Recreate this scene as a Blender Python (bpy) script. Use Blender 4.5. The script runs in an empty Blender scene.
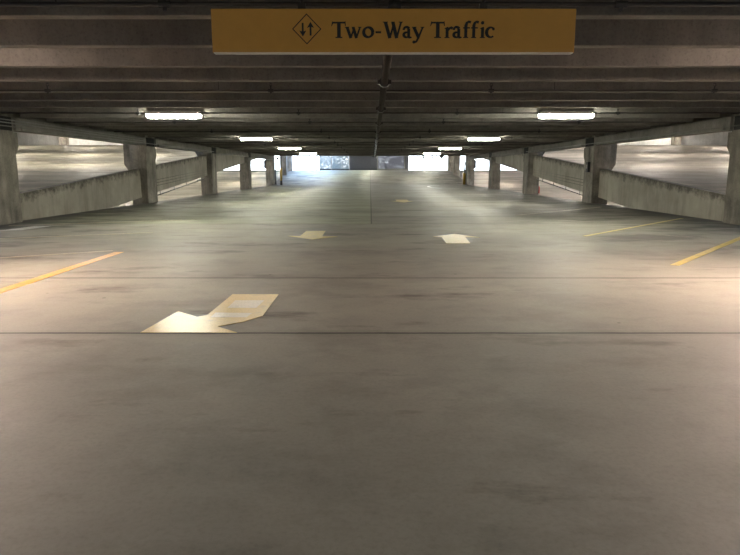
import bpy, bmesh, math, random
from mathutils import Vector
from mathutils.geometry import tessellate_polygon
random.seed(7)
scene = bpy.context.scene
COL = scene.collection

# ------------------------------------------------------------------ camera
PITCH = math.atan((277.5 - 171.0) / 600.0)
EYE = 1.45
cam_d = bpy.data.cameras.new('camera')
cam_d.sensor_fit = 'HORIZONTAL'
cam_d.sensor_width = 36.0
cam_d.lens = 600.0 / 740.0 * 36.0
cam_d.clip_end = 600
cam = bpy.data.objects.new('camera', cam_d)
COL.objects.link(cam)
cam.location = (0, 0, EYE)
cam.rotation_euler = (math.pi / 2 - PITCH, 0, 0)
scene.camera = cam

# ------------------------------------------------------------------ world, exposure, lamp strengths
scene.view_settings.view_transform = 'Standard'
scene.view_settings.look = 'None'
scene.view_settings.gamma = 1.0
scene.view_settings.exposure = 0.0
scene.view_settings.use_curve_mapping = False
world = bpy.data.worlds.new('sky')
scene.world = world
world.use_nodes = True
wn, wl = world.node_tree.nodes, world.node_tree.links
wn.clear()
w_out = wn.new('ShaderNodeOutputWorld')
w_bg = wn.new('ShaderNodeBackground')
w_tc = wn.new('ShaderNodeTexCoord')
w_sep = wn.new('ShaderNodeSeparateXYZ')
w_ramp = wn.new('ShaderNodeValToRGB')
w_ramp.color_ramp.elements[0].position = 0.0
w_ramp.color_ramp.elements[0].color = (0.86, 0.93, 1.0, 1)
w_ramp.color_ramp.elements[1].position = 0.45
w_ramp.color_ramp.elements[1].color = (0.42, 0.62, 1.0, 1)
wl.new(w_tc.outputs['Generated'], w_sep.inputs[0])
wl.new(w_sep.outputs['Z'], w_ramp.inputs['Fac'])
wl.new(w_ramp.outputs['Color'], w_bg.inputs['Color'])
w_bg.inputs['Strength'].default_value = 8.0
wl.new(w_bg.outputs[0], w_out.inputs['Surface'])

LAMP_MAIN = 130.0        # emission of the white tube lenses
LAMP_NEAR = 310.0        # the older, warmer pair nearest the camera
LAMP_SIDE = 260.0        # tubes over the side decks
COL_MAIN = (0.98, 0.97, 0.80)
COL_NEAR = (1.0, 0.77, 0.63)
COL_SIDE = (1.0, 0.90, 0.78)

# ------------------------------------------------------------------ materials
def mat_base(name, rough=0.8, metal=0.0, spec=0.5):
    m = bpy.data.materials.new(name)
    m.use_nodes = True
    nt = m.node_tree
    b = nt.nodes['Principled BSDF']
    b.inputs['Roughness'].default_value = rough
    b.inputs['Metallic'].default_value = metal
    b.inputs['Specular IOR Level'].default_value = spec
    return m, nt, b

def N(nt, kind, **kw):
    n = nt.nodes.new(kind)
    for k, v in kw.items():
        setattr(n, k, v)
    return n

def noise(nt, vec, scale, detail=6, rough=0.6, stretch=(1, 1, 1)):
    mp = N(nt, 'ShaderNodeMapping')
    mp.inputs['Scale'].default_value = stretch
    nt.links.new(vec, mp.inputs['Vector'])
    n = N(nt, 'ShaderNodeTexNoise')
    n.inputs['Scale'].default_value = scale
    n.inputs['Detail'].default_value = detail
    n.inputs['Roughness'].default_value = rough
    nt.links.new(mp.outputs[0], n.inputs['Vector'])
    return n.outputs['Fac']

def ramp(nt, fac, stops):
    r = N(nt, 'ShaderNodeValToRGB')
    e = r.color_ramp.elements
    while len(e) < len(stops):
        e.new(0.5)
    for i, (p, c) in enumerate(stops):
        e[i].position = p
        e[i].color = (c, c, c, 1) if isinstance(c, (int, float)) else (*c, 1)
    nt.links.new(fac, r.inputs['Fac'])
    return r.outputs['Color']

def mix(nt, fac, a, b, mode='MIX'):
    m = N(nt, 'ShaderNodeMix', data_type='RGBA', blend_type=mode)
    for sock, v in ((m.inputs[0], fac), (m.inputs[6], a), (m.inputs[7], b)):
        if isinstance(v, bpy.types.NodeSocket):
            nt.links.new(v, sock)
        elif isinstance(v, (int, float)):
            sock.default_value = v
        else:
            sock.default_value = (*v, 1)
    return m.outputs[2]

def math_n(nt, op, a, b=None, c=None):
    m = N(nt, 'ShaderNodeMath', operation=op)
    for i, v in enumerate((a, b, c)):
        if v is None:
            continue
        if isinstance(v, (int, float)):
            m.inputs[i].default_value = v
        else:
            nt.links.new(v, m.inputs[i])
    return m.outputs[0]

def bump(nt, b, h, strength=0.3, dist=0.01):
    bp = N(nt, 'ShaderNodeBump')
    bp.inputs['Strength'].default_value = strength
    bp.inputs['Distance'].default_value = dist
    nt.links.new(h, bp.inputs['Height'])
    nt.links.new(bp.outputs[0], b.inputs['Normal'])

def wpos(nt):
    g = N(nt, 'ShaderNodeNewGeometry')
    return g.outputs['Position']

def concrete(name, dark, light, streak=0.5, rough=0.85, scale=1.2, vertical=True):
    """mottled cast concrete with rain streaks running down"""
    m, nt, b = mat_base(name, rough)
    p = wpos(nt)
    big = noise(nt, p, scale, 8, 0.65)
    base = ramp(nt, big, [(0.30, dark), (0.72, light)])
    st = noise(nt, p, 2.2, 6, 0.7, (1, 1, 0.12) if vertical else (0.12, 1, 1))
    stc = ramp(nt, st, [(0.35, 1.0 - streak), (0.62, 1.0)])
    c = mix(nt, 1.0, base, stc, 'MULTIPLY')
    pit = noise(nt, p, 26, 3, 0.7)
    c = mix(nt, 1.0, c, ramp(nt, pit, [(0.30, 0.72), (0.5, 1.0)]), 'MULTIPLY')
    nt.links.new(c, b.inputs['Base Color'])
    bump(nt, b, pit, 0.35, 0.006)
    return m

def plain(name, color, rough=0.6, metal=0.0, var=0.15):
    m, nt, b = mat_base(name, rough, metal)
    p = wpos(nt)
    n = noise(nt, p, 9, 5, 0.6)
    c = mix(nt, 1.0, color, ramp(nt, n, [(0.3, 1.0 - var), (0.7, 1.0)]), 'MULTIPLY')
    nt.links.new(c, b.inputs['Base Color'])
    return m

def floor_material(name, base_l, base_d, joints=True, stains=True, rough=(0.50, 0.70)):
    m, nt, b = mat_base(name, 0.5, 0.0, 0.5)
    p = wpos(nt)
    sep = N(nt, 'ShaderNodeSeparateXYZ')
    nt.links.new(p, sep.inputs[0])
    X, Y = sep.outputs['X'], sep.outputs['Y']
    big = noise(nt, p, 0.32, 7, 0.62, (1, 1.2, 1))
    med = noise(nt, p, 1.7, 8, 0.68)
    fine = noise(nt, p, 34, 3, 0.75)
    c = ramp(nt, big, [(0.30, base_d), (0.66, base_l)])
    c = mix(nt, 1.0, c, ramp(nt, med, [(0.32, 0.76), (0.47, 0.95), (0.7, 1.06)]), 'MULTIPLY')
    c = mix(nt, 1.0, c, ramp(nt, fine, [(0.3, 0.86), (0.55, 1.0)]), 'MULTIPLY')
    # faint sweeping trowel marks along and across the slab
    sw = noise(nt, p, 1.1, 6, 0.7, (0.7, 1.0, 1))
    c = mix(nt, 1.0, c, ramp(nt, sw, [(0.36, 0.80), (0.5, 1.0)]), 'MULTIPLY')
    if joints:
        # each cast slab between joints has its own tone
        k = math_n(nt, 'DIVIDE', math_n(nt, 'SUBTRACT', Y, 5.28), 2.855)
        kf = math_n(nt, 'FLOOR', k)
        half = math_n(nt, 'GREATER_THAN', X, 0.04)
        beyond = math_n(nt, 'GREATER_THAN', Y, 16.70)
        sid = math_n(nt, 'ADD', kf, math_n(nt, 'MULTIPLY', math_n(nt, 'MULTIPLY', half, beyond), 37.3))
        wh = N(nt, 'ShaderNodeTexWhiteNoise', noise_dimensions='1D')
        nt.links.new(sid, wh.inputs['W'])
        c = mix(nt, 1.0, c, ramp(nt, wh.outputs['Value'], [(0.0, 0.90), (1.0, 1.04)]), 'MULTIPLY')
        # greener, paler topping left of the centre joint past the first long joint
        left_t = math_n(nt, 'MULTIPLY', beyond, math_n(nt, 'SUBTRACT', 1.0, half))
        c = mix(nt, left_t, c, mix(nt, 1.0, c, (1.12, 1.20, 1.06), 'MULTIPLY'))
        jmask = math_n(nt, 'MULTIPLY', math_n(nt, 'GREATER_THAN', Y, 4.5), math_n(nt, 'SUBTRACT', 1.0, math_n(nt, 'MULTIPLY', math_n(nt, 'GREATER_THAN', Y, 9.6), math_n(nt, 'LESS_THAN', Y, 15.5))))
        wob = noise(nt, p, 2.5, 4, 0.6)
        ky = math_n(nt, 'ADD', k, math_n(nt, 'MULTIPLY', math_n(nt, 'SUBTRACT', wob, 0.5), 0.012))
        fr = math_n(nt, 'ABSOLUTE', math_n(nt, 'SUBTRACT', math_n(nt, 'FRACT', math_n(nt, 'ADD', ky, 0.5)), 0.5))
        gap = noise(nt, p, 1.3, 4, 0.7)
        wid = math_n(nt, 'MULTIPLY_ADD', gap, 0.012, 0.0028)
        line = math_n(nt, 'MULTIPLY', math_n(nt, 'LESS_THAN', fr, wid), jmask)
        c = mix(nt, math_n(nt, 'MULTIPLY', line, 0.92), c, (0.035, 0.032, 0.028))
        halo = math_n(nt, 'MULTIPLY', math_n(nt, 'LESS_THAN', fr, math_n(nt, 'MULTIPLY', wid, 4.0)), jmask)
        c = mix(nt, math_n(nt, 'MULTIPLY', halo, 0.10), c, (0.06, 0.055, 0.045))
        cx = math_n(nt, 'LESS_THAN', math_n(nt, 'ABSOLUTE', math_n(nt, 'SUBTRACT', X, 0.04)), 0.02)
        cx = math_n(nt, 'MULTIPLY', cx, beyond)
        c = mix(nt, math_n(nt, 'MULTIPLY', cx, 0.7), c, (0.04, 0.037, 0.032))
    if not stains:
        tr = noise(nt, p, 0.5, 5, 0.7, (0.12, 1.0, 1))
        c = mix(nt, 1.0, c, ramp(nt, tr, [(0.36, 0.55), (0.55, 1.05)]), 'MULTIPLY')
    if stains:
        # oil and damp stains, thickest in the parking bays and along the edges
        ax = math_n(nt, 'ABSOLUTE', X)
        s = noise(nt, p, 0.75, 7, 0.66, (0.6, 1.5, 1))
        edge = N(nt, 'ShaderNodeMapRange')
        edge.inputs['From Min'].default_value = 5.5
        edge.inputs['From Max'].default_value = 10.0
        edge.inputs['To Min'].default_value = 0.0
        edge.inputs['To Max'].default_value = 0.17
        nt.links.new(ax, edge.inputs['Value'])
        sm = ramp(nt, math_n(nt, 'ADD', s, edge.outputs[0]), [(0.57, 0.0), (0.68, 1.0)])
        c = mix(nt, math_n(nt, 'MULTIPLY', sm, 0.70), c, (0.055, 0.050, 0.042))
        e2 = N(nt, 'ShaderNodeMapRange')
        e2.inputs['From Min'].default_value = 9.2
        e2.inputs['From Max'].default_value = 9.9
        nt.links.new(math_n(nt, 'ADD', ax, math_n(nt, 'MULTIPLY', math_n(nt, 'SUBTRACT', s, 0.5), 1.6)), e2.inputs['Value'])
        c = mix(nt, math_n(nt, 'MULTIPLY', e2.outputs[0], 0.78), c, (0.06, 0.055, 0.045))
        # one large soft oil patch in the right hand bay
        px = math_n(nt, 'DIVIDE', math_n(nt, 'SUBTRACT', X, 6.2), 1.25)
        py = math_n(nt, 'DIVIDE', math_n(nt, 'SUBTRACT', Y, 13.3), 0.75)
        d = math_n(nt, 'SQRT', math_n(nt, 'ADD', math_n(nt, 'MULTIPLY', px, px), math_n(nt, 'MULTIPLY', py, py)))
        d = math_n(nt, 'ADD', d, math_n(nt, 'MULTIPLY', math_n(nt, 'SUBTRACT', med, 0.5), 2.0))
        c = mix(nt, math_n(nt, 'MULTIPLY', ramp(nt, d, [(0.62, 1.0), (1.15, 0.0)]), 0.62), c, (0.07, 0.065, 0.058))
        # small dark spots
        v = N(nt, 'ShaderNodeTexVoronoi')
        v.inputs['Scale'].default_value = 1.1
        nt.links.new(p, v.inputs['Vector'])
        sp = ramp(nt, v.outputs['Distance'], [(0.022, 1.0), (0.03, 0.0)])
        c = mix(nt, math_n(nt, 'MULTIPLY', sp, 0.65), c, (0.04, 0.035, 0.03))
    nt.links.new(c, b.inputs['Base Color'])
    rr = N(nt, 'ShaderNodeMapRange')
    rr.inputs['From Min'].default_value = 0.3
    rr.inputs['From Max'].default_value = 0.7
    rr.inputs['To Min'].default_value = rough[0]
    rr.inputs['To Max'].default_value = rough[1]
    nt.links.new(med, rr.inputs['Value'])
    nt.links.new(rr.outputs[0], b.inputs['Roughness'])
    bump(nt, b, fine, 0.25, 0.004)
    return m

def paint_material(name, color, wear=0.5, rough=0.35):
    m, nt, b = mat_base(name, rough)
    p = wpos(nt)
    n = noise(nt, p, 5.0, 8, 0.75)
    f = noise(nt, p, 55.0, 3, 0.7)
    a = ramp(nt, n, [(0.62 - wear * 0.5, 0.0), (0.85 - wear * 0.4, 1.0)])
    c = mix(nt, 1.0, color, ramp(nt, f, [(0.3, 0.75), (0.55, 1.0)]), 'MULTIPLY')
    c = mix(nt, mix(nt, 1.0, a, (0.8, 0.8, 0.8), 'MULTIPLY'), (0.26, 0.23, 0.18), c)
    nt.links.new(c, b.inputs['Base Color'])
    return m

def emit_material(name, color, strength):
    m = bpy.data.materials.new(name)
    m.use_nodes = True
    nt = m.node_tree
    nt.nodes.clear()
    e = nt.nodes.new('ShaderNodeEmission')
    e.inputs['Color'].default_value = (*color, 1)
    e.inputs['Strength'].default_value = strength
    o = nt.nodes.new('ShaderNodeOutputMaterial')
    nt.links.new(e.outputs[0], o.inputs['Surface'])
    return m

def mesh_screen_material(name, color, open_frac, dirt=0.5):
    """perforated metal screen: speckled holes let the daylight through"""
    m, nt, b = mat_base(name, 0.7)
    p = wpos(nt)
    sp = noise(nt, p, 3.5, 6, 0.8)
    big = noise(nt, p, 0.6, 4, 0.6)
    v = math_n(nt, 'MULTIPLY', sp, math_n(nt, 'MULTIPLY_ADD', big, 0.7, 0.65))
    al = ramp(nt, v, [(0.42, 1.0), (0.62, 1.0 - open_frac)])
    nt.links.new(mix(nt, sp, tuple(k * 0.7 for k in color), color), b.inputs['Base Color'])
    nt.links.new(al, b.inputs['Alpha'])
    return m

M = {}
M['floor'] = floor_material('drive concrete', (0.360, 0.342, 0.288), (0.240, 0.228, 0.192))
M['floor_side'] = floor_material('side deck concrete', (0.36, 0.32, 0.27), (0.20, 0.175, 0.145), True, False, (0.6, 0.8))
M['ceiling'] = concrete('ceiling concrete', (0.165, 0.153, 0.137), (0.245, 0.230, 0.207), 0.25, 0.9, 0.9)
M['column'] = concrete('column concrete', (0.13, 0.12, 0.10), (0.40, 0.37, 0.315), 0.55)
M['beam'] = concrete('beam concrete', (0.22, 0.21, 0.185), (0.33, 0.31, 0.28), 0.25)
M['wall'] = concrete('wall concrete', (0.60, 0.61, 0.60), (0.78, 0.79, 0.78), 0.15)
M['wall_dark'] = concrete('dim wall concrete', (0.18, 0.17, 0.15), (0.26, 0.24, 0.21), 0.3)
M['pad'] = plain('black bearing pad', (0.02, 0.02, 0.02), 0.9)
M['pipe'] = plain('dark painted pipe', (0.035, 0.030, 0.027), 0.42, 0.3)
M['main_pipe'] = plain('glossy dark pipe', (0.05, 0.045, 0.04), 0.28, 0.5)
M['conduit'] = plain('grey conduit', (0.22, 0.21, 0.19), 0.45, 0.4)
M['housing'] = plain('lamp housing', (0.55, 0.54, 0.50), 0.5)
M['black'] = plain('dull black', (0.022, 0.022, 0.024), 0.6)
M['darkblue'] = plain('dark blue grey', (0.03, 0.04, 0.07), 0.5)
M['red'] = plain('red enamel', (0.45, 0.03, 0.03), 0.45)
M['yellow_metal'] = plain('yellow painted metal', (0.62, 0.42, 0.05), 0.5)
M['sign'] = plain('orange sign face', (0.60, 0.30, 0.05), 0.55, 0.0, 0.08)
M['sign_ink'] = plain('sign black', (0.012, 0.010, 0.010), 0.6)
M['alu'] = plain('pale aluminium', (0.85, 0.80, 0.70), 0.4, 0.2)
M['yellow_paint'] = paint_material('worn yellow paint', (0.70, 0.54, 0.07), 0.85)
M['cream_paint'] = paint_material('worn cream paint', (0.74, 0.56, 0.19), 0.95, 0.33)
M['patch_paint'] = paint_material('pale arrow paint', (0.76, 0.70, 0.54), 0.95, 0.33)
M['faded_paint'] = paint_material('faded yellow line', (0.55, 0.44, 0.22), 0.55)
M['orange_paint'] = paint_material('orange yellow paint', (0.85, 0.44, 0.05), 0.72)
M['white_mark'] = paint_material('worn white paint and pale streak', (0.72, 0.70, 0.66), 0.85)
M['lens_main'] = emit_material('white tube lens', COL_MAIN, LAMP_MAIN)
M['lens_near'] = emit_material('warm tube lens', COL_NEAR, LAMP_NEAR)
M['lens_side'] = emit_material('side deck tube lens', COL_SIDE, LAMP_SIDE)
M['screen_dark'] = mesh_screen_material('dark screen mesh', (0.06, 0.06, 0.068), 0.14)
M['screen_blue'] = mesh_screen_material('blue screen mesh', (0.09, 0.09, 0.14), 0.32)
M['screen_pale'] = mesh_screen_material('pale screen mesh', (0.22, 0.28, 0.29), 0.50)
M['ground'] = plain('pale pavement', (0.55, 0.57, 0.60), 0.9)

# wall spandrels: streaky concrete with black grime along the top edge
def spandrel_material():
    m, nt, b = mat_base('grimy spandrel concrete', 0.85)
    p = wpos(nt)
    base = ramp(nt, noise(nt, p, 0.9, 8, 0.65), [(0.3, (0.27, 0.25, 0.205)), (0.7, (0.40, 0.375, 0.32))])
    st = noise(nt, p, 2.0, 6, 0.7, (1, 1, 0.2))
    c = mix(nt, 1.0, base, ramp(nt, st, [(0.30, 0.70), (0.55, 1.0)]), 'MULTIPLY')
    tc = N(nt, 'ShaderNodeTexCoord')
    sep = N(nt, 'ShaderNodeSeparateXYZ')
    nt.links.new(tc.outputs['UV'], sep.inputs[0])
    ng = noise(nt, p, 2.6, 7, 0.8)
    d = math_n(nt, 'ADD', sep.outputs['Y'], math_n(nt, 'MULTIPLY', math_n(nt, 'SUBTRACT', ng, 0.5), 0.9))
    g = ramp(nt, d, [(0.80, 0.0), (1.0, 1.0)])
    c = mix(nt, math_n(nt, 'MULTIPLY', g, 0.8), c, (0.035, 0.030, 0.026))
    nt.links.new(c, b.inputs['Base Color'])
    bump(nt, b, noise(nt, p, 24, 3, 0.7), 0.3, 0.006)
    return m
M['spandrel'] = spandrel_material()

# ------------------------------------------------------------------ mesh helpers
def link(name, bm, mat, parent=None, smooth=False):
    me = bpy.data.meshes.new(name)
    bmesh.ops.recalc_face_normals(bm, faces=bm.faces)
    bm.to_mesh(me)
    bm.free()
    me.materials.append(mat)
    if smooth:
        for f in me.polygons:
            f.use_smooth = True
    o = bpy.data.objects.new(name, me)
    COL.objects.link(o)
    if parent:
        o.parent = parent
    return o

def hexa(bm, v8):
    """v8: bottom four then top four corners, same winding"""
    v = [bm.verts.new(c) for c in v8]
    fs = []
    for q in ((0, 3, 2, 1), (4, 5, 6, 7), (0, 1, 5, 4), (1, 2, 6, 5), (2, 3, 7, 6), (3, 0, 4, 7)):
        fs.append(bm.faces.new([v[i] for i in q]))
    return fs

def box(bm, x0, x1, y0, y1, z0, z1):
    return hexa(bm, [(x0, y0, z0), (x1, y0, z0), (x1, y1, z0), (x0, y1, z0),
                     (x0, y0, z1), (x1, y0, z1), (x1, y1, z1), (x0, y1, z1)])

def bevel(bm, w, seg=2):
    bmesh.ops.bevel(bm, geom=list(bm.edges), offset=w, segments=seg, affect='EDGES', profile=0.6)

def prism_yz(bm, x0, x1, pts):
    """polygon in the YZ plane extruded from x0 to x1"""
    a = [bm.verts.new((x0, y, z)) for y, z in pts]
    b = [bm.verts.new((x1, y, z)) for y, z in pts]
    bm.faces.new(a)
    bm.faces.new(b[::-1])
    for i in range(len(pts)):
        j = (i + 1) % len(pts)
        bm.faces.new((a[i], b[i], b[j], a[j]))

def tube(bm, pts, r, n=10):
    pts = [Vector(p) for p in pts]
    rings = []
    for i, p in enumerate(pts):
        if i == 0:
            d = pts[1] - p
        elif i == len(pts) - 1:
            d = p - pts[i - 1]
        else:
            d = (pts[i + 1] - p).normalized() + (p - pts[i - 1]).normalized()
        d.normalize()
        up = Vector((0, 0, 1)) if abs(d.z) < 0.9 else Vector((0, 1, 0))
        s = d.cross(up).normalized()
        t = s.cross(d).normalized()
        rr = r[i] if isinstance(r, (list, tuple)) else r
        rings.append([bm.verts.new(p + (s * math.cos(2 * math.pi * k / n) + t * math.sin(2 * math.pi * k / n)) * rr) for k in range(n)])
    for a, b in zip(rings, rings[1:]):
        for k in range(n):
            bm.faces.new((a[k], a[(k + 1) % n], b[(k + 1) % n], b[k]))
    bm.faces.new(rings[0][::-1])
    bm.faces.new(rings[-1])

def sheet(bm, rows, x0, x1, thick):
    """slab following a list of (y, z) stations"""
    prof = [(y, z) for y, z in rows] + [(y, z - thick) for y, z in reversed(rows)]
    a = [bm.verts.new((x0, y, z)) for y, z in prof]
    b = [bm.verts.new((x1, y, z)) for y, z in prof]
    n = len(rows)
    m = len(prof)
    for i in range(m):
        j = (i + 1) % m
        bm.faces.new((a[i], b[i], b[j], a[j]))
    for i in range(n - 1):
        bm.faces.new((a[i], a[i + 1], a[m - 2 - i], a[m - 1 - i]))
        bm.faces.new((b[i], b[m - 1 - i], b[m - 2 - i], b[i + 1]))

def empty(name, loc):
    o = bpy.data.objects.new(name, None)
    o.empty_display_size = 0.2
    COL.objects.link(o)
    o.location = loc
    return o

def tag(o, label, cat, group=None):
    o['label'] = label
    o['category'] = cat
    if group:
        o['group'] = group
    return o

def struct(o):
    o['kind'] = 'structure'
    return o

def copy_tree(o, parent=None):
    c = o.copy()
    COL.objects.link(c)
    if parent:
        c.parent = parent
    for ch in list(o.children):
        copy_tree(ch, c)
    return c

# ------------------------------------------------------------------ the levels
X_IN = 10.05            # inner face of the column rows
X_EDGE = 10.62          # edge of the drive slab
CEIL = 2.95             # underside of the ceiling ribs
SLAB = 3.50             # underside of the ceiling slab between ribs
OUT = 56.0
def adj(y):             # the side decks climb beside the drive
    return -1.79 + 0.08 * y
CREST = [(62.5, 0.0), (64.5, 0.10), (73.0, 1.04), (78.0, 1.42), (80.5, 1.52), (96.0, 1.60)]

bm = bmesh.new(); sheet(bm, [(-14.0, 0.0), (10.0, 0.0), (36.0, 0.0)] + CREST, -10.33, 10.33, 0.25)
struct(link('floor', bm, M['floor']))
for s in (-1, 1):
    bm = bmesh.new()
    xa, xb = sorted((s * 10.33, s * OUT))
    sheet(bm, [(84.0, 1.53), (96.0, 1.60)], xa, xb, 0.25)
    struct(link('floor', bm, M['floor']))
    bm = bmesh.new()        # lower side deck, seen under the spandrels
    sheet(bm, [(-14.0, adj(-14) - 3.4), (84.0, adj(84) - 3.4 + 0.0)], *sorted((s * 10.75, s * OUT)), 0.2)
    struct(link('floor', bm, M['floor_side']))
    bm = bmesh.new()        # side deck climbing beside the drive
    sheet(bm, [(-14.0, adj(-14)), (84.0, adj(84)), (96.0, adj(84) + 0.05)], *sorted((s * 10.75, s * OUT)), 0.17)
    struct(link('floor', bm, M['floor_side']))
    bm = bmesh.new()        # its ceiling
    sheet(bm, [(-14.0, adj(-14) + 3.4), (84.0, adj(84) + 3.4), (96.0, adj(84) + 3.45)], *sorted((s * 10.75, s * OUT)), 0.35)
    struct(link('ceiling', bm, M['ceiling']))
bm = bmesh.new(); sheet(bm, [(-14.0, -3.4), (62.5, -3.4), (80.0, -1.9), (96.0, -1.8)], -X_EDGE, X_EDGE, 0.25)
struct(link('floor', bm, M['floor_side']))

# ceiling of the drive: slab and ribs (double tees)
bm = bmesh.new()
sheet(bm, [(-14.0, SLAB + 0.12), (62.5, SLAB + 0.12), (71.0, 4.30)], -X_EDGE, X_EDGE, 0.12)
sheet(bm, [(71.0, 4.30), (80.5, 5.05), (94.0, 5.15)], -5.0, X_EDGE, 0.12)  # far roof, left open on the left so sky light reaches the floor
for s in (-1, 1):
    box(bm, *sorted((s * 10.425, s * X_EDGE)), -14.0, 64.6, 2.94, SLAB + 0.01)
rib_y = [6.31 + 1.4325 * k for k in range(-14, 40)]
for y in rib_y:
    if y > 62.6:
        continue
    # tapered rib with small chamfers where it meets the slab
    xr = 10.0
    prism = [(y - 0.075, CEIL), (y + 0.075, CEIL), (y + 0.115, SLAB - 0.06), (y + 0.2, SLAB + 0.005), (y - 0.2, SLAB + 0.005), (y - 0.115, SLAB - 0.06)]
    prism_yz(bm, -xr, xr, prism)
y = 64.0
while y < 70.8:
    dz = (y - 62.5) * 0.0795 if y < 80.5 else 1.43 + (y - 80.5) * 0.0065
    prism_yz(bm, -xr, xr, [(y - 0.075, CEIL + dz), (y + 0.075, CEIL + dz), (y + 0.12, SLAB + dz + 0.02), (y - 0.12, SLAB + dz + 0.02)])
    y += 1.43
struct(link('ceiling', bm, M['ceiling']))

# enclosing walls of the garage
bm = bmesh.new(); box(bm, -OUT, OUT, -14.4, -14.0, -8, 10); struct(link('wall_back', bm, M['wall_dark']))
for s, nm in ((-1, 'wall_left'), (1, 'wall_right')):
    bm = bmesh.new(); box(bm, *sorted((s * OUT, s * (OUT + 0.4))), -14.4, 96.4, -8, 10); struct(link(nm, bm, M['wall_dark']))
bm = bmesh.new(); box(bm, -OUT, OUT, 96.0, 96.4, -8, 1.55); struct(link('wall_front', bm, M['wall_dark']))
for s in (-1, 1):
    bm = bmesh.new(); box(bm, *sorted((s * 10.75, s * OUT)), 96.0, 96.4, 4.60, 10); struct(link('wall_front', bm, M['wall_dark']))
# pale end walls of the upper side decks
for s in (-1, 1):
    bm = bmesh.new(); box(bm, *sorted((s * 12.0, s * OUT)), 92.0, 92.3, adj(84) + 0.04, adj(84) + 3.04)
    struct(link('wall_front', bm, M['wall']))
bm = bmesh.new(); box(bm, -200, 200, 97, 400, -0.4, -0.1); struct(link('ground', bm, M['ground']))

# ------------------------------------------------------------------ columns
BACKS = [17.1, 28.67, 40.0, 51.6, 64.3]
DEPTH = 1.2
WID = 0.75
def make_column(s, yb, z0, top, corbel_z, depth=DEPTH, corbels=True):
    t = empty('concrete_column', (s * (X_IN + WID / 2), yb - depth / 2, z0))
    h = top - z0
    bm = bmesh.new()
    box(bm, -WID / 2, WID / 2, -depth / 2, depth / 2, -0.9, h)
    bevel(bm, 0.035, 2)
    link('shaft', bm, M['column'], t)
    if corbels:
        # haunch on the outer side that carries the side deck
        bm = bmesh.new()
        a, b = (WID / 2 - 0.01) * s, (WID / 2 + 0.30) * s
        zc = corbel_z - z0
        pts = [(a, zc - 0.5), (b, zc), (b, h - 0.12), (a, h - 0.12)]
        f = [bm.verts.new((x, -depth / 2 + 0.1, z)) for x, z in pts]
        g = [bm.verts.new((x, depth / 2 - 0.1, z)) for x, z in pts]
        bm.faces.new(f); bm.faces.new(g[::-1])
        for i in range(4):
            j = (i + 1) % 4
            bm.faces.new((f[i], g[i], g[j], f[j]))
        link('corbel', bm, M['column'], t)
        # haunch on the far side, under the ceiling beam
        bm = bmesh.new()
        prism_yz(bm, -WID / 2 + 0.03, WID / 2 - 0.03, [(depth / 2 - 0.01, 1.85), (depth / 2 + 0.20, 2.12), (depth / 2 + 0.20, 2.52), (depth / 2 - 0.01, 2.52)])
        link('corbel', bm, M['column'], t)
        bm = bmesh.new()
        box(bm, -s * (WID / 2 + 0.02) if s > 0 else WID / 2 - 0.10, -s * (WID / 2 - 0.10) if s > 0 else WID / 2 + 0.02, -depth / 2 + 0.12, depth / 2 - 0.12, 2.56, 2.93)
        link('bearing_pad', bm, M['pad'], t)
    return t

ORD = ['nearest the camera', 'second from the camera', 'third from the camera', 'fourth from the camera', 'fifth from the camera, at the end of the ramp']
for s, side in ((-1, 'left'), (1, 'right')):
    for i, yb in enumerate(BACKS):
        yb += (0.3 if s < 0 else 0.03) if i == 0 else 0
        c = make_column(s, yb, 0.0, 3.45, max(1.75, adj(yb) + 1.2))
        tag(c, 'stained concrete column in the %s row, %s' % (side, ORD[i]), 'column', 'concrete columns along the drive')
    for i, (yb, x, z) in enumerate(((73.0, 9.9, 1.02), (80.0, 10.16, 1.48))):
        c = make_column(s, yb, z, 4.2, 9, 0.9, False)
        c.location.x = s * (x + WID / 2)
        tag(c, ['plain concrete column by the bright exit on the %s, just past the ramp end',
                'rearmost concrete column by the bright exit on the %s, partly hidden by the one before it'][i] % side, 'column', 'concrete columns at the exit')

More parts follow.
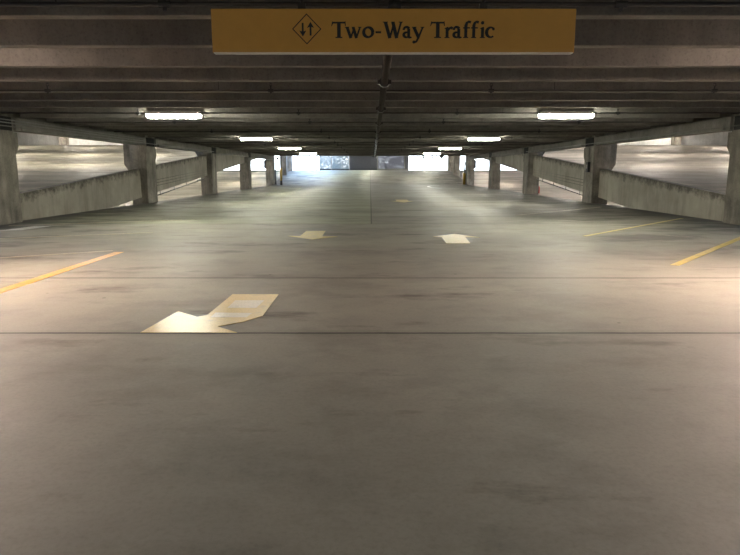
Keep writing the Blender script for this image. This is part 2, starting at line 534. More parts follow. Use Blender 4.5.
# ------------------------------------------------------------------ ceiling edge beams and spandrel walls between the columns
bays = [(-13.9, BACKS[0] - DEPTH - 0.03)] + [(BACKS[i] + 0.03, BACKS[i + 1] - DEPTH - 0.03) for i in range(4)]
BAYN = ['in the bay before the nearest column', 'between the first and second columns', 'between the second and third columns', 'between the third and fourth columns', 'between the fourth and fifth columns']
for s, side in ((-1, 'left'), (1, 'right')):
    for i, (ya, yb) in enumerate(bays):
        sh = 0.3 if s < 0 else 0.03
        ya += sh if i == 1 else 0
        yb += sh if i == 0 else 0
        bm = bmesh.new()
        xa, xb = sorted((s * 10.02, s * 10.42))
        box(bm, xa, xb, ya + 0.02, yb - 0.02, 2.585, 2.93)
        # seat rail along the foot of the beam
        xa, xb = sorted((s * 9.965, s * 10.03))
        box(bm, xa, xb, ya + 0.25, yb - 0.1, 2.585, 2.70)
        o = link('ceiling_beam', bm, M['beam'])
        tag(o, 'grey concrete edge beam under the ceiling on the %s, %s' % (side, BAYN[i]), 'beam', 'ceiling edge beams')
        bm = bmesh.new()
        uv = bm.loops.layers.uv.new('UVMap')
        def bot(y): return adj(y) - 0.13
        H = 1.28
        xa, xb = sorted((s * 10.35, s * 10.57))
        if i == 4:
            yb2 = yb
        fs = hexa(bm, [(xa, ya, bot(ya)), (xb, ya, bot(ya)), (xb, yb, bot(yb)), (xa, yb, bot(yb)),
                       (xa, ya, bot(ya) + H), (xb, ya, bot(ya) + H), (xb, yb, bot(yb) + H), (xa, yb, bot(yb) + H)])
        for f in fs:
            for l in f.loops:
                l[uv].uv = (l.vert.co.y * 0.1, (l.vert.co.z - bot(l.vert.co.y)) / H)
        o = link('spandrel_wall', bm, M['spandrel'])
        # keep the near one out of the drive slab
        tag(o, 'streaked concrete spandrel wall climbing beside the drive on the %s, %s' % (side, BAYN[i]), 'wall panel', 'sloping spandrel walls')

# columns standing before the pale end walls of the upper side decks
for s, side in ((-1, 'left'), (1, 'right')):
    bm = bmesh.new()
    xc = s * 45.5
    box(bm, xc - 0.5, xc + 0.5, 90.8, 91.8, adj(84) + 0.05, adj(84) + 3.05)
    tag(link('concrete_column', bm, M['column']), 'small far concrete column before the pale end wall of the upper deck on the %s' % side, 'column')

# ------------------------------------------------------------------ lights
def make_light(lens, rods=True, hw=0.135, drop=0.11):
    t = empty('ceiling_light', (0, 0, CEIL))
    bm = bmesh.new(); box(bm, -0.70, 0.70, -hw - 0.01, hw + 0.01, -0.062, -0.002); bevel(bm, 0.012)
    link('housing', bm, M['housing'], t)
    bm = bmesh.new()
    rings = []
    for x in (-0.68, -0.65, 0.65, 0.68):
        k = 0.8 if abs(x) > 0.66 else 1.0
        prof = [(-hw, -0.061), (-hw * 0.97, -0.061 - drop * 0.6 * k), (-hw * 0.78, -0.061 - drop * k), (hw * 0.78, -0.061 - drop * k), (hw * 0.97, -0.061 - drop * 0.6 * k), (hw, -0.061)]
        rings.append([bm.verts.new((x, y * (0.9 + 0.1 * k), z)) for y, z in prof])
    for a, b in zip(rings, rings[1:]):
        for k in range(6):
            j = (k + 1) % 6
            bm.faces.new((a[k], b[k], b[j], a[j]))
    bm.faces.new(rings[0]); bm.faces.new(rings[-1][::-1])
    link('lens', bm, lens, t)
    for s in (-1, 1):
        bm = bmesh.new(); box(bm, min(s * 0.66, s * 0.70), max(s * 0.66, s * 0.70), -0.05, 0.05, -0.085, -0.05); bevel(bm, 0.008)
        link('end_cap', bm, M['housing'], t)
        if rods:
            bm = bmesh.new(); tube(bm, [(s * 0.5, 0, -0.01), (s * 0.5, 0, SLAB - CEIL - 0.09)], 0.008, 6)
            link('hanger_rod', bm, M['conduit'], t)
    return t

ribn = lambda y: min(rib_y, key=lambda q: abs(q - y))
main = make_light(M['lens_main'])
LN = ['nearest', 'second', 'third', 'farthest and smallest']
first = True
for i, y in enumerate((16.4, 27.8, 39.3, 50.8)):
    for s, side in ((-1, 'left'), (1, 'right')):
        o = main if first else copy_tree(main)
        first = False
        o.location = (s * 5.1, ribn(y) - 0.235, CEIL + 0.025)
        tag(o, 'glowing white tube light under the ceiling ribs, %s in the %s row' % (LN[i], side), 'light', 'lit tube lights over the drive')
near = make_light(M['lens_near'], True, 0.135, 0.022)
for i, (x, y) in enumerate(((-5.6, 7.7), (5.6, 7.7), (-5.2, -4.6), (5.2, -4.6))):
    o = near if i == 0 else copy_tree(near if i == 1 else main)
    o.location = (x, ribn(y) - 0.235, CEIL + 0.025)
    tag(o, '%s tube light overhead at the %s of the drive, %s' % (('warm', 'white')[i // 2], ('left', 'right')[i % 2], ('just outside the view', 'behind the camera')[i // 2]), 'light', 'tube lights outside the view')
for i, (x, y) in enumerate(((-5.1, 69.3), (5.1, 69.3), (0, 76), (8, 80), (0, 88), (8, 90))):  # unseen lamps added to brighten the dark slope before the exit
    o = copy_tree(main)
    o.location = (x, y, 3.55 if y < 70 else 3.68 + (y - 71.0) * 0.079 if y < 80.4 else 4.5)
    tag(o, 'added tube light brightening the exit aisle, out of sight above the ceiling edge, %s' % ('front left', 'front right', 'middle row centre', 'middle row right', 'back row centre', 'back row right')[i], 'light', 'added tube lights over the exit aisle')
side_l = make_light(M['lens_side'], False)
first = True
for s, side in ((-1, 'left'), (1, 'right')):
    for j, y in enumerate((18, 46, 59, 76, 89)):  # the last row is added to brighten the pale end walls
        for k, x in enumerate((14, 21, 28, 35, 44)):
            o = side_l if first else copy_tree(side_l)
            first = False
            zc = (adj(min(y, 84)) + 3.05)
            o.location = (s * x, y, zc)
            tag(o, 'tube light over the %s side deck, row %s, %s' % (side, ('one', 'two', 'three', 'four', 'five')[j], ('nearest the drive', 'second out', 'in the middle', 'fourth out', 'farthest out')[k]), 'light', 'tube lights over the side decks')
    for j, y in enumerate((30, 42, 54, 66, 78)):
        for k, x in enumerate((14, 22)):
            o = copy_tree(side_l)
            zc = adj(y) - 0.35
            o.location = (s * x, y, zc)
            tag(o, 'tube light over the lower %s side deck, row %s, %s' % (side, ('one', 'two', 'three', 'four', 'five')[j], ('nearer the drive', 'farther out')[k]), 'light', 'tube lights over the lower side decks')

# ------------------------------------------------------------------ hanging sign
def px2sign(u, v, yy=4.9):
    # measured sign coordinates -> metres on the sign face
    return ((u - 369.5) * 0.00773, 2.738 - v * 0.00727)
SG = empty('traffic_sign', (0, 4.9, 0))
SG.location = (0.19, 4.9, 2.353)
ox, oz = 0.19, 2.353
bm = bmesh.new()
x0, zt = px2sign(211, 8); x1, zb = px2sign(575, 52.5)
box(bm, x0 - ox, x1 - ox, 0.0, 0.05, zb - oz, zt - oz)
bevel(bm, 0.008, 2)
link('sign_face', bm, M['sign'], SG)
bm = bmesh.new(); box(bm, x0 - ox + 0.01, x1 - ox - 0.01, -0.006, 0.056, zb - oz - 0.006, zb - oz + 0.003); bevel(bm, 0.003, 1)
link('bottom_trim', bm, M['alu'], SG)
for xx in (-0.53, 0.88):
    bm = bmesh.new()
    box(bm, xx - ox - 0.03, xx - ox + 0.03, 0.045, 0.075, zt - oz - 0.12, zt - oz + 0.05)
    tube(bm, [(xx - ox, 0.06, zt - oz + 0.03), (xx - ox, 0.06, SLAB - oz - 0.01)], 0.012, 8)
    link('hanger', bm, M['pipe'], SG)

class Glyphs:
    """serif letters drawn as filled shapes in measured sign units (u right, v down)"""
    def __init__(self): self.bm = bmesh.new(); self.k = 0; self.fat = 0.55
    def poly(self, pts):
        q = [px2sign(u, v) for u, v in pts]
        self.k = (self.k + 1) % 7
        y1 = -0.003 - self.k * 0.00012
        a = [self.bm.verts.new((x - ox, y1, z - oz)) for x, z in q]
        b = [self.bm.verts.new((x - ox, 0.001, z - oz)) for x, z in q]
        self.bm.faces.new(a)
        n = len(q)
        for i in range(n):
            j = (i + 1) % n
            self.bm.faces.new((a[i], b[i], b[j], a[j]))
    def stroke(self, pts, w):
        """polyline with a width at every point"""
        n = len(pts)
        if not isinstance(w, (list, tuple)): w = [w] * n
        w = [q + self.fat for q in w]
        L, R = [], []
        for i in range(n):
            p = Vector(pts[i])
            d = Vector((0, 0))
            if i: d += (p - Vector(pts[i - 1])).normalized()
            if i < n - 1: d += (Vector(pts[i + 1]) - p).normalized()
            d.normalize()
            nn = Vector((-d.y, d.x)) * w[i] / 2
            L.append(p + nn); R.append(p - nn)
        for i in range(n - 1):
            self.poly([L[i], L[i + 1], R[i + 1], R[i]])
    def arc(self, cx, cy, rx, ry, a0, a1, w0, w1=None, n=14, wf=None):
        pts, ws = [], []
        for k in range(n + 1):
            t = math.radians(a0 + (a1 - a0) * k / n)
            pts.append((cx + rx * math.cos(t), cy - ry * math.sin(t)))
            ws.append(wf(t) if wf else w0 + ((w1 if w1 is not None else w0) - w0) * k / n)
        self.stroke(pts, ws)
    def T(self, x):
        B, T = 37.7, 21.4
        self.poly([(x + 5.4, T + .3), (x + 9.0, T + .3), (x + 9.0, B - .5), (x + 5.4, B - .5)])
        self.poly([(x + 3.6, B), (x + 3.8, B - .9), (x + 5.8, B - 1.4), (x + 8.4, B - 1.4), (x + 10.6, B - .9), (x + 10.8, B)])
        self.poly([(x + .6, T), (x + 13.8, T), (x + 13.8, T + 1.7), (x + .4, T + 1.7)])
        self.poly([(x + .5, T - .4), (x + 1.3, T - .2), (x + 1.4, T + 1.7), (x + .2, T + 4.4), (x - .4, T + 4.4)])
        self.poly([(x + 13.9, T - .5), (x + 13.1, T - .2), (x + 13.0, T + 1.7), (x + 13.5, T + 4.2), (x + 14.2, T + 4.2)])
    def wv(self, x, w, top, base, thick, thin):
        q = w / 4.0
        self.stroke([(x + .14 * w, top + .3), (x + .36 * w, base)], thick)
        self.stroke([(x + .36 * w, base - .2), (x + .56 * w, top + .8)], thin)
        self.stroke([(x + .50 * w, top + .3), (x + .69 * w, base)], thick)
        self.stroke([(x + .69 * w, base - .2), (x + .90 * w, top + .3)], thin)
        self.poly([(x, top), (x + .27 * w, top), (x + .25 * w, top + .9), (x + .03 * w, top + .8)])
        self.poly([(x + .78 * w, top), (x + w, top), (x + .97 * w, top + .8), (x + .8 * w, top + .8)])
        self.poly([(x + .41 * w, top), (x + .58 * w, top), (x + .56 * w, top + .8), (x + .44 * w, top + .8)])
    def o(self, x, w):
        cx = x + w / 2
        self.arc(cx, 31.9, w / 2 - 1.2, 4.9, 0, 360, 1, n=26, wf=lambda t: 1.3 + 1.5 * abs(math.cos(t - 0.3)) ** 1.3)
    def a(self, x):
        self.stroke([(x + 6.2, 28.4), (x + 6.2, 35.8), (x + 7.0, 37.3), (x + 9.2, 37.0)], [2.4, 2.4, 1.9, .7])
        self.arc(x + 3.9, 29.2, 2.6, 2.5, 20, 165, 2.3, 1.6, 9)
        self.stroke([(x + 1.3, 28.4), (x + 1.2, 29.6)], 1.9)
        self.arc(x + 4.1, 34.5, 2.8, 2.5, 75, 330, 1.2, 1.6, 14, wf=lambda t: 1.2 + 1.2 * max(0, -math.cos(t)))
        self.stroke([(x + 4.6, 31.9), (x + 6.4, 31.0)], 1.1)
    def y(self, x):
        self.stroke([(x + 2.2, 27.0), (x + 6.9, 37.2)], 2.5)
        self.stroke([(x + 10.9, 27.0), (x + 6.8, 37.4), (x + 4.6, 41.4), (x + 2.4, 42.6)], [1.2, 1.4, 1.5, 1.0])
        self.arc(x + 2.3, 41.8, .7, .7, 0, 360, 1.3, n=8)
        self.poly([(x, 26.5), (x + 4.8, 26.5), (x + 4.4, 27.4), (x + .4, 27.3)])
        self.poly([(x + 8.6, 26.5), (x + 12.8, 26.5), (x + 12.3, 27.3), (x + 9.0, 27.3)])
    def stem(self, cx, top, w=3.0):
        self.poly([(cx - w / 2, top), (cx + w / 2, top), (cx + w / 2, 37.2), (cx - w / 2, 37.2)])
        self.poly([(cx - 2.7, 37.7), (cx - 2.5, 36.9), (cx - 1, 36.5), (cx + 1, 36.5), (cx + 2.5, 36.9), (cx + 2.7, 37.7)])
    def r(self, x):
        self.stem(x + 3.2, 27.2)
        self.poly([(x + .6, 27.8), (x + 4.3, 26.3), (x + 4.4, 28.2), (x + .8, 28.6)])
        self.stroke([(x + 4.0, 30.2), (x + 5.6, 27.9), (x + 7.2, 27.3), (x + 8.6, 28.2)], [1.1, 1.7, 2.0, 2.4])
    def f(self, x):
        self.stem(x + 3.4, 24.6)
        self.stroke([(x + 3.4, 25.4), (x + 4.2, 22.7), (x + 6.0, 21.3), (x + 8.2, 22.0)], [2.5, 2.1, 1.7, 2.2])
        self.poly([(x + .7, 26.9), (x + 7.4, 26.9), (x + 7.4, 28.1), (x + .6, 28.1)])
    def i(self, x):
        self.stem(x + 3.0, 27.2)
        self.poly([(x + .6, 27.8), (x + 4.1, 26.3), (x + 4.2, 28.2), (x + .8, 28.6)])
        self.arc(x + 2.9, 22.4, .75, .75, 0, 360, 1.5, n=10)
    def c(self, x):
        self.arc(x + 5.4, 32.0, 4.2, 4.9, 48, 308, 1, n=20, wf=lambda t: 1.2 + 1.6 * max(0, -math.cos(t)) ** 1.2)
        self.arc(x + 8.0, 28.6, .5, .6, 0, 360, 1.3, n=8)

for fn, args in (('T', (331.2,)), ('wv', (344.2, 17.0, 26.5, 37.8, 2.4, 1.1)), ('o', (362.0, 11.4)),
                 ('poly', ([(375.0, 30.9), (380.6, 30.9), (380.6, 32.9), (375.0, 32.9)],)),
                 ('wv', (382.0, 20.6, 21.3, 37.9, 2.8, 1.3)), ('a', (402.0,)), ('y', (411.2,)), ('T', (430.0,)), ('r', (443.4,)),
                 ('a', (452.0,)), ('f', (461.9,)), ('f', (469.8,)), ('i', (479.0,)), ('c', (484.9,))):
    g = Glyphs()
    getattr(g, fn)(*args)
    link('letter', g.bm, M['sign_ink'], SG)
g = Glyphs()
cx, cy, hw, hh = 306.3, 28.6, 14.6, 15.6
outer = [(cx, cy - hh), (cx + hw, cy), (cx, cy + hh), (cx - hw, cy)]
inner = [(cx, cy - hh + 1.3), (cx + hw - 1.2, cy), (cx, cy + hh - 1.3), (cx - hw + 1.2, cy)]
for i in range(4):
    j = (i + 1) % 4
    g.poly([outer[i], outer[j], inner[j], inner[i]])
link('symbol_diamond', g.bm, M['sign_ink'], SG)
g = Glyphs()
g.poly([(301.4, 22.5), (303.2, 22.5), (303.2, 31.5), (301.4, 31.5)])
g.poly([(298.8, 30.2), (302.3, 31.4), (305.8, 30.2), (302.3, 36.2)])
link('symbol_arrow', g.bm, M['sign_ink'], SG)
g = Glyphs()
g.poly([(309.2, 26.0), (311.0, 26.0), (311.0, 35.2), (309.2, 35.2)])
g.poly([(306.6, 27.4), (310.1, 21.4), (313.6, 27.4), (310.1, 26.2)])
link('symbol_arrow', g.bm, M['sign_ink'], SG)
tag(SG, 'orange hanging sign reading Two-Way Traffic with a black two-arrow diamond', 'sign')

# ------------------------------------------------------------------ sprinkler pipes
t = empty('sprinkler_main_pipe', (0.2, 5.2, 2.785))
bm = bmesh.new(); tube(bm, [(0, 0, 0), (0.25, 56.0, 0)], 0.055, 14); link('pipe', bm, M['main_pipe'], t, True)
for k in range(0, 56, 4):
    bm = bmesh.new(); yy = 4.35 + k
    if yy > 55: break
    xx = 0.25 * yy / 56.0
    tube(bm, [(xx, yy - 0.07, 0), (xx + 0.0006, yy + 0.07, 0)], 0.078, 14)
    for sx in (-1, 1):
        box(bm, xx + sx * 0.085 - 0.02, xx + sx * 0.085 + 0.02, yy - 0.05, yy + 0.05, -0.03, 0.03)
    link('coupling', bm, M['pipe'], t)
    if k % 8 == 0:
        bm = bmesh.new(); tube(bm, [(xx, yy + 0.5, 0.05), (xx, yy + 0.5, 0.69)], 0.008, 6); link('hanger_rod', bm, M['pipe'], t)
tag(t, 'dark pipe running lengthwise under the middle of the ceiling', 'pipe')

branch_y = [5.25] + [11.1 + 3.95 * k for k in range(12)]
for i, yb in enumerate(branch_y):
    yb = min(yb, 57)
    z = 2.89
    yb = min(rib_y, key=lambda q: abs(q + 0.716 - yb)) + 0.716
    t = empty('sprinkler_branch_pipe', (0.25, yb, z))
    bm = bmesh.new(); tube(bm, [(-9.7, 0, 0.0), (0, 0, 0), (9.2, 0, 0.0)], 0.017 if i else 0.02, 8); link('pipe', bm, M['pipe'], t, True)
    for hx in (-6.1, -2.05, 1.95, 6.0):
        bm = bmesh.new()
        # tee fitting, short riser, frame arms and deflector plate
        tube(bm, [(hx - 0.05, 0, 0), (hx + 0.05, 0, 0)], 0.032, 8)
        tube(bm, [(hx, 0, 0.01), (hx, 0, 0.09)], 0.014, 8)
        tube(bm, [(hx, 0, 0.0), (hx, 0, -0.055)], [0.024, 0.018], 8)
        for sx in (-1, 1):
            tube(bm, [(hx + sx * 0.014, 0, 0.07), (hx + sx * 0.026, 0, 0.095), (hx + sx * 0.006, 0, 0.125)], 0.005, 6)
        tube(bm, [(hx, 0, 0.125), (hx, 0, 0.131)], 0.032, 12)
        link('sprinkler_head', bm, M['black'], t)
    for hx in (-3.0, 3.1):
        bm = bmesh.new(); tube(bm, [(hx, 0, 0.016), (hx, 0, 0.65)], 0.006, 6); link('hanger_rod', bm, M['pipe'], t)
    o = ['thin dark sprinkler pipe across the ceiling just above the orange sign',
         'thin dark sprinkler pipe across the ceiling, first beyond the orange sign',
         'thin dark sprinkler pipe across the ceiling, second beyond the orange sign',
         'thin dark sprinkler pipe across the ceiling, third beyond the orange sign',
         'thin dark sprinkler pipe across the ceiling, fourth beyond the orange sign'][min(i, 4)] if i < 5 else \
        'thin dark sprinkler pipe crossing the far ceiling, %s toward the exit from the fourth one' % ('first', 'second', 'third', 'fourth', 'fifth', 'sixth', 'seventh', 'eighth')[i - 5]
    tag(t, o, 'pipe', 'sprinkler pipes across the ceiling')

# conduits along the ceiling edge beams
for s, side in ((-1, 'left'), (1, 'right')):
    for k, z in enumerate((2.66, 2.76, 2.84)):
        if s > 0 and k:
            continue
        bm = bmesh.new(); tube(bm, [(s * (9.93 if k == 0 else 9.985), 1.0, z), (s * (9.93 if k == 0 else 9.985), 27.3 if k else 39.0, z)], 0.014, 8)
        tag(link('conduit', bm, M['conduit'], None, True), ('thin grey conduit along the left ceiling beam, %s of three' % ('lowest', 'middle', 'topmost')[k]) if s < 0 else 'thin grey conduit along the foot of the right ceiling beam', 'conduit', 'conduits along the edge beams')

# rails hung below the spandrels in the second bay
for s, side in ((-1, 'left'), (1, 'right')):
    t = empty('pipe_rail', (s * 10.46, 29.2, adj(29.2) - 0.32))
    bm = bmesh.new(); tube(bm, [(0, 0, 0), (0, 9.2, 0.08 * 9.2)], 0.022, 8); link('pipe', bm, M['black'], t, True)
    for q in (1.0, 3.2, 5.4, 7.6):
        bm = bmesh.new(); tube(bm, [(0, q, 0.08 * q - 0.03), (0, q, 0.08 * q + 0.2)], 0.016, 6); link('bracket', bm, M['black'], t)
    tag(t, 'thin black sloping pipe under the spandrel between the second and third columns on the %s' % side, 'pipe')
    for k in range(3):
        bm = bmesh.new(); zz = adj(29.5) + 0.15 + 0.14 * k
        tube(bm, [(s * 10.33, 28.8, zz), (s * 10.33, 38.7, zz + 0.08 * 9.9 - 0.25)], 0.008, 6)
        tag(link('barrier_cable', bm, M['pipe'], None, True), 'thin cable across the spandrel between second and third columns on the %s, %s of three' % (side, ('lowest', 'middle', 'topmost')[k]), 'cable', 'barrier cables')

# ------------------------------------------------------------------ fittings on the columns
t = empty('junction_box', (X_IN - 0.06, 27.95, 1.62))
bm = bmesh.new(); box(bm, -0.06, 0.058, -0.13, 0.13, -0.22, 0.24); bevel(bm, 0.01); link('case', bm, M['black'], t)
bm = bmesh.new(); box(bm, -0.072, -0.058, -0.05, 0.05, -0.06, 0.12); link('cover_plate', bm, M['conduit'], t)
bm = bmesh.new(); tube(bm, [(0.02, 0, 0.23), (0.02, 0, 0.92)], 0.018, 8); link('conduit', bm, M['conduit'], t)
tag(t, 'black electrical box on the second right column, a grey conduit rising from it', 'electrical box')

for s, side in ((-1, 'left'), (1, 'right')):
    t = empty('bracket_fixture', (s * 11.12, 64.6, 2.15))
    bm = bmesh.new(); box(bm, -0.10, 0.10, -0.12, 0.12, -0.45, 0.45); bevel(bm, 0.03); link('case', bm, M['darkblue'], t)
    bm = bmesh.new(); box(bm, min(-s * 0.31, -s * 0.09), max(-s * 0.31, -s * 0.09), -0.04, 0.04, 0.1, 0.2); link('wall_bracket', bm, M['black'], t)
    bm = bmesh.new()
    tube(bm, [(s * 0.14, 0, -0.2), (s * 0.5, 0, -0.2)], 0.03, 8); tube(bm, [(s * 0.38, 0, -0.2), (s * 0.58, 0, -0.2)], [0.10, 0.07], 10)
    link('horn', bm, M['darkblue'], t)
    tag(t, 'dark fixture with a small arm fixed to the outer side of the fifth %s column' % side, 'fixture')

# drain pipe, grey above and yellow below, on the fifth right column; grey one on the left
t = empty('drain_pipe', (X_IN - 0.14, 63.9, 0))
bm = bmesh.new(); tube(bm, [(0, 0, 1.2), (0, 0, 2.45), (0, 0.02, 2.6), (0, 0.15, 2.72), (0, 0.45, 2.76)], 0.07, 12); link('upper_pipe', bm, M['conduit'], t, True)
o = None
bm = bmesh.new(); tube(bm, [(0, 0, 0.0), (0, 0, 1.22)], 0.13, 12); o = link('guard_sleeve', bm, M['yellow_metal'], t, True); o['label'] = 'yellow lower sleeve'
tag(t, 'drain pipe with a yellow lower sleeve on the fifth column of the right row', 'pipe')
t = empty('drain_pipe', (-X_IN + 0.12, 64.0, 0))
bm = bmesh.new(); tube(bm, [(0, 0, 0.0), (0, 0, 2.3), (0, 0.02, 2.6), (0.05, 0.15, 2.72), (0.25, 0.3, 2.72)], 0.06, 12); link('upper_pipe', bm, M['black'], t, True)
bm = bmesh.new(); tube(bm, [(0.22, 0.3, 2.62), (0.22, 0.3, 2.84)], 0.12, 10); link('coupling', bm, M['black'], t)
tag(t, 'dark drain pipe on the fifth column of the left row', 'pipe')

t = empty('yellow_post', (-9.2, 63.0, 0.0))
bm = bmesh.new(); tube(bm, [(0, 0, 0.5), (0, 0, 1.72), (0, 0, 1.78)], [0.11, 0.11, 0.06], 14); link('post_sleeve', bm, M['yellow_metal'], t, True)
bm = bmesh.new(); tube(bm, [(0, 0, -0.0), (0, 0, 0.5)], 0.115, 14); o = link('post_foot', bm, M['black'], t, True); o['label'] = 'black lower end'
tag(t, 'yellow post with a black foot standing by the far end of the left columns', 'post')

t = empty('red_fixture', (11.0, 39.6, 0.0))
bm = bmesh.new(); tube(bm, [(0, 0, 0.02), (0, 0, 0.40), (0, 0, 0.46), (0, 0, 0.50)], [0.09, 0.09, 0.06, 0.03], 12); link('body', bm, M['red'], t, True)
bm = bmesh.new(); box(bm, -0.16, -0.0, -0.02, 0.02, 0.2, 0.26); link('bracket', bm, M['black'], t)
tag(t, 'small red fitting low on the outer side of the third column in the right row', 'fixture')

# hanging bars before the exit, either side
for s, xx in ((-1, -6.65), (1, 6.0)):
    t = empty('clearance_bar', (xx, 61.0, 2.95))
    bm = bmesh.new(); tube(bm, [(-0.70, 0, -0.2), (0.72, 0, -0.2)], 0.06, 12); link('bar', bm, M['black'], t, True)
    bm = bmesh.new(); tube(bm, [(-0.3, 0, -0.2), (0.3, 0, -0.2)], 0.066, 12); o = link('sleeve', bm, M['conduit'], t, True)
    for q in (-0.62, 0.64):
        bm = bmesh.new(); tube(bm, [(q, 0, -0.16), (q, 0, 0.55)], 0.02, 6); link('hanger_rod', bm, M['black'], t)
    tag(t, 'short dark bar hung under the ceiling before the bright exit on the %s' % ('left' if s < 0 else 'right'), 'bar')
t = empty('hanging_pipe', (7.2, 61.6, 1.8))
bm = bmesh.new(); tube(bm, [(0, 0, 0), (0.02, 0, 0.5), (0.02, 0, 1.9)], [0.05, 0.06, 0.07], 8); link('pipe', bm, M['conduit'], t, True)
bm = bmesh.new(); box(bm, -0.2, 0.22, -0.1, 0.1, 0.95, 1.15); bevel(bm, 0.02); link('fitting', bm, M['black'], t)
tag(t, 'short dark pipe hanging from the ceiling before the bright exit on the right', 'pipe')

# ------------------------------------------------------------------ screen across the middle of the exit
def screen(x0, x1, mat, label, rail=True):
    t = empty('mesh_screen', ((x0 + x1) / 2, 94.0, 1.585))
    w = (x1 - x0) / 2
    bm = bmesh.new(); box(bm, -w + 0.05, w - 0.05, -0.02, 0.02, 0.12, 2.9); link('mesh_panel', bm, mat, t)
    for s in (-1, 1):
        bm = bmesh.new(); box(bm, s * w - 0.06 if s > 0 else -w, s * w if s > 0 else -w + 0.06, -0.05, 0.05, 0.0, 2.95); link('post', bm, M['conduit'], t)
    bm = bmesh.new(); box(bm, -w + 0.06, w - 0.06, -0.06, 0.06, 0.0, 0.22); link('bottom_rail', bm, M['black'] if rail else M['conduit'], t)
    bm = bmesh.new(); box(bm, -w + 0.06, w - 0.06, -0.04, 0.04, 2.85, 2.95); link('top_rail', bm, M['conduit'], t)
    tag(t, label, 'screen', 'mesh screens across the exit')
def fx(u): return (u - 369.5) / 600.0 / 1.0155 * 94.0
screen(fx(319), fx(331), M['screen_pale'], 'pale bluish mesh screen at the exit, leftmost of the row')
screen(fx(331), fx(349), M['screen_pale'], 'pale bluish mesh screen at the exit, second from the left')
screen(fx(349), fx(377), M['screen_dark'], 'wide dark mesh screen in the middle of the exit')
screen(fx(377), fx(404), M['screen_blue'], 'speckled blue-grey mesh screen right of the exit middle', False)
screen(fx(404), fx(408), M['screen_dark'], 'narrow dark mesh screen at the right end of the exit row', False)
for u, lab in ((316.3, 'slim grey post in the white opening left of the mesh screens'), (422, 'slim grey post in the white opening right of the mesh screens'), (431, 'second slim grey post in the opening right of the mesh screens')):
    bm = bmesh.new(); tube(bm, [(fx(u), 93.0, 1.58), (fx(u), 93.0, 4.5)], 0.10 if u != 431 else 0.05, 10)
    tag(link('metal_post', bm, M['conduit'], None, True), lab, 'post')

# ------------------------------------------------------------------ paint and a pale streak on the floor
def decal(name, pts, mat, h=0.004, parent=None, z=0.0, y_up=None):
    area = sum(pts[i][0] * pts[(i + 1) % len(pts)][1] - pts[(i + 1) % len(pts)][0] * pts[i][1] for i in range(len(pts)))
    if area < 0:
        pts = list(reversed(pts))
    n = len(pts)
    verts = [(x, y, z + 0.0005) for x, y in pts] + [(x, y, z + h) for x, y in pts]
    faces = []
    for tri in tessellate_polygon([[Vector((x, y, 0)) for x, y in pts]]):
        a, b, c = (Vector(pts[q]) for q in tri)
        t3 = tuple(q + n for q in tri)
        faces.append(t3 if (b - a).cross(c - a) > 0 else t3[::-1])
    for i in range(n):
        j = (i + 1) % n
        faces.append((i, j, j + n, i + n))
    me = bpy.data.meshes.new(name)
    me.from_pydata(verts, [], faces)
    me.materials.append(mat)
    o = bpy.data.objects.new(name, me)
    COL.objects.link(o)
    if parent:
        o.parent = parent
    return o

t = empty('floor_arrow', (0, 0, 0))
decal('arrow_paint', [(-2.09, 5.29), (-1.21, 5.29), (-1.44, 5.50), (-1.24, 5.68), (-1.09, 5.93), (-1.09, 7.01), (-1.64, 7.01), (-1.66, 5.97), (-1.74, 5.88), (-2.01, 6.13)], M['cream_paint'], parent=t)
decal('pale_patch', [(-1.53, 6.28), (-1.22, 6.28), (-1.20, 6.66), (-1.53, 6.66)], M['patch_paint'], 0.0055, t)  # lighter quads over the middle of the arrow
decal('pale_patch', [(-1.60, 5.86), (-1.24, 5.86), (-1.22, 6.04), (-1.60, 6.06)], M['patch_paint'], 0.0055, t)
tag(t, 'large cream yellow arrow painted on the near floor at the left, pointing toward the camera', 'arrow')
o = decal('floor_arrow', [(-1.86, 13.55), (-1.24, 12.84), (-0.72, 13.4), (-1.08, 13.50), (-1.09, 14.7), (-1.56, 14.7), (-1.58, 13.55)], M['yellow_paint'])
tag(o, 'small yellow arrow painted farther up the drive left of centre', 'arrow')
o = decal('floor_arrow', [(1.41, 13.40), (1.60, 13.30), (1.55, 12.12), (2.04, 12.12), (2.12, 13.30), (2.44, 13.24), (1.98, 14.0)], M['cream_paint'])
tag(o, 'small cream arrow painted right of centre, pointing away from the camera', 'arrow')
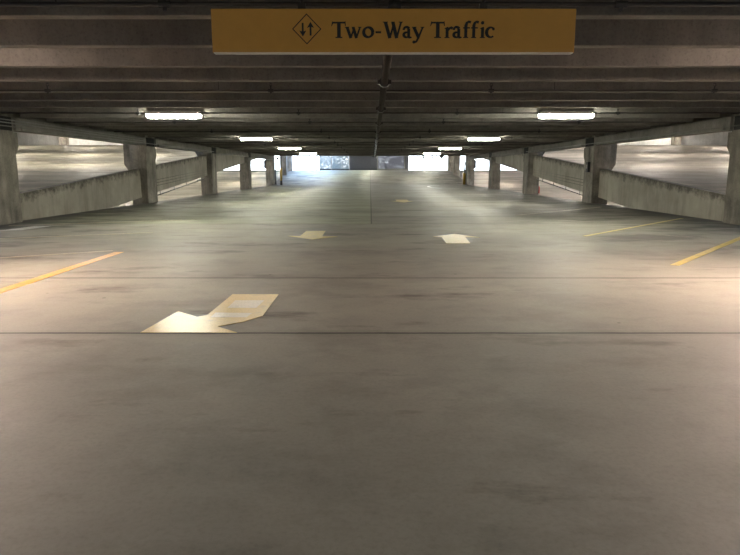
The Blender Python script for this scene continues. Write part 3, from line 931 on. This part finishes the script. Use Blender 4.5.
def line(name, a, b, w, mat, label, cat='line'):
    a, b = Vector(a), Vector(b)
    d = (b - a).normalized(); nn = Vector((-d.y, d.x)) * w / 2
    o = decal(name, [tuple(a + nn), tuple(b + nn), tuple(b - nn), tuple(a - nn)], mat)
    tag(o, label, cat)
line('painted_line', (-4.5, 4.0), (-4.55, 10.8), 0.17, M['orange_paint'], 'orange line painted on the floor at the left, running away from the camera')
line('painted_line', (-8.9, 8.4), (-4.75, 11.0), 0.10, M['faded_paint'], 'faded yellow bay line on the left, just beyond the orange line')
line('painted_line', (-9.6, 12.2), (-5.2, 14.35), 0.10, M['faded_paint'], 'faded yellow bay line on the left, second beyond the orange line')
line('painted_line', (-9.7, 16.1), (-5.3, 18.2), 0.10, M['faded_paint'], 'faded yellow bay line on the left, farthest from the camera')
line('painted_line', (4.75, 9.25), (9.6, 14.8), 0.13, M['yellow_paint'], 'bright yellow bay line on the right, nearest the camera')
line('painted_line', (4.84, 13.5), (9.7, 18.7), 0.11, M['yellow_paint'], 'thin yellow bay line on the right, second from the camera')
line('painted_line', (4.9, 20.0), (9.4, 24.6), 0.11, M['faded_paint'], 'faded yellow bay line on the right, third from the camera')
o = decal('pale_streak', [(-9.15, 14.7), (-8.7, 14.9), (-8.5, 16.0), (-8.95, 16.0)], M['white_mark'])  # pale streak laid on the floor by the column
tag(o, 'pale white streak on the floor beside the nearest left column', 'paint')
o = decal('floor_arrow', [(1.3, 31.0), (1.9, 31.0), (1.9, 29.6), (2.15, 29.6), (1.6, 28.2), (1.0, 29.6), (1.3, 29.6)], M['yellow_paint'])
tag(o, 'faint yellow arrow far up the drive right of centre', 'arrow')
# curved white mark far up the drive
bm = bmesh.new()
ring = []
for k in range(13):
    a = math.radians(90 + 150 * k / 12)
    ring.append(((6.9 + 1.6 * math.cos(a), 56 + 5.0 * math.sin(a)), (6.9 + 1.35 * math.cos(a), 56 + 4.5 * math.sin(a))))
pts = [r[0] for r in ring] + [r[1] for r in reversed(ring)]
bm.free()
o = decal('painted_curve', pts, M['white_mark'])
tag(o, 'curved white mark painted far up the drive near the right columns', 'paint')
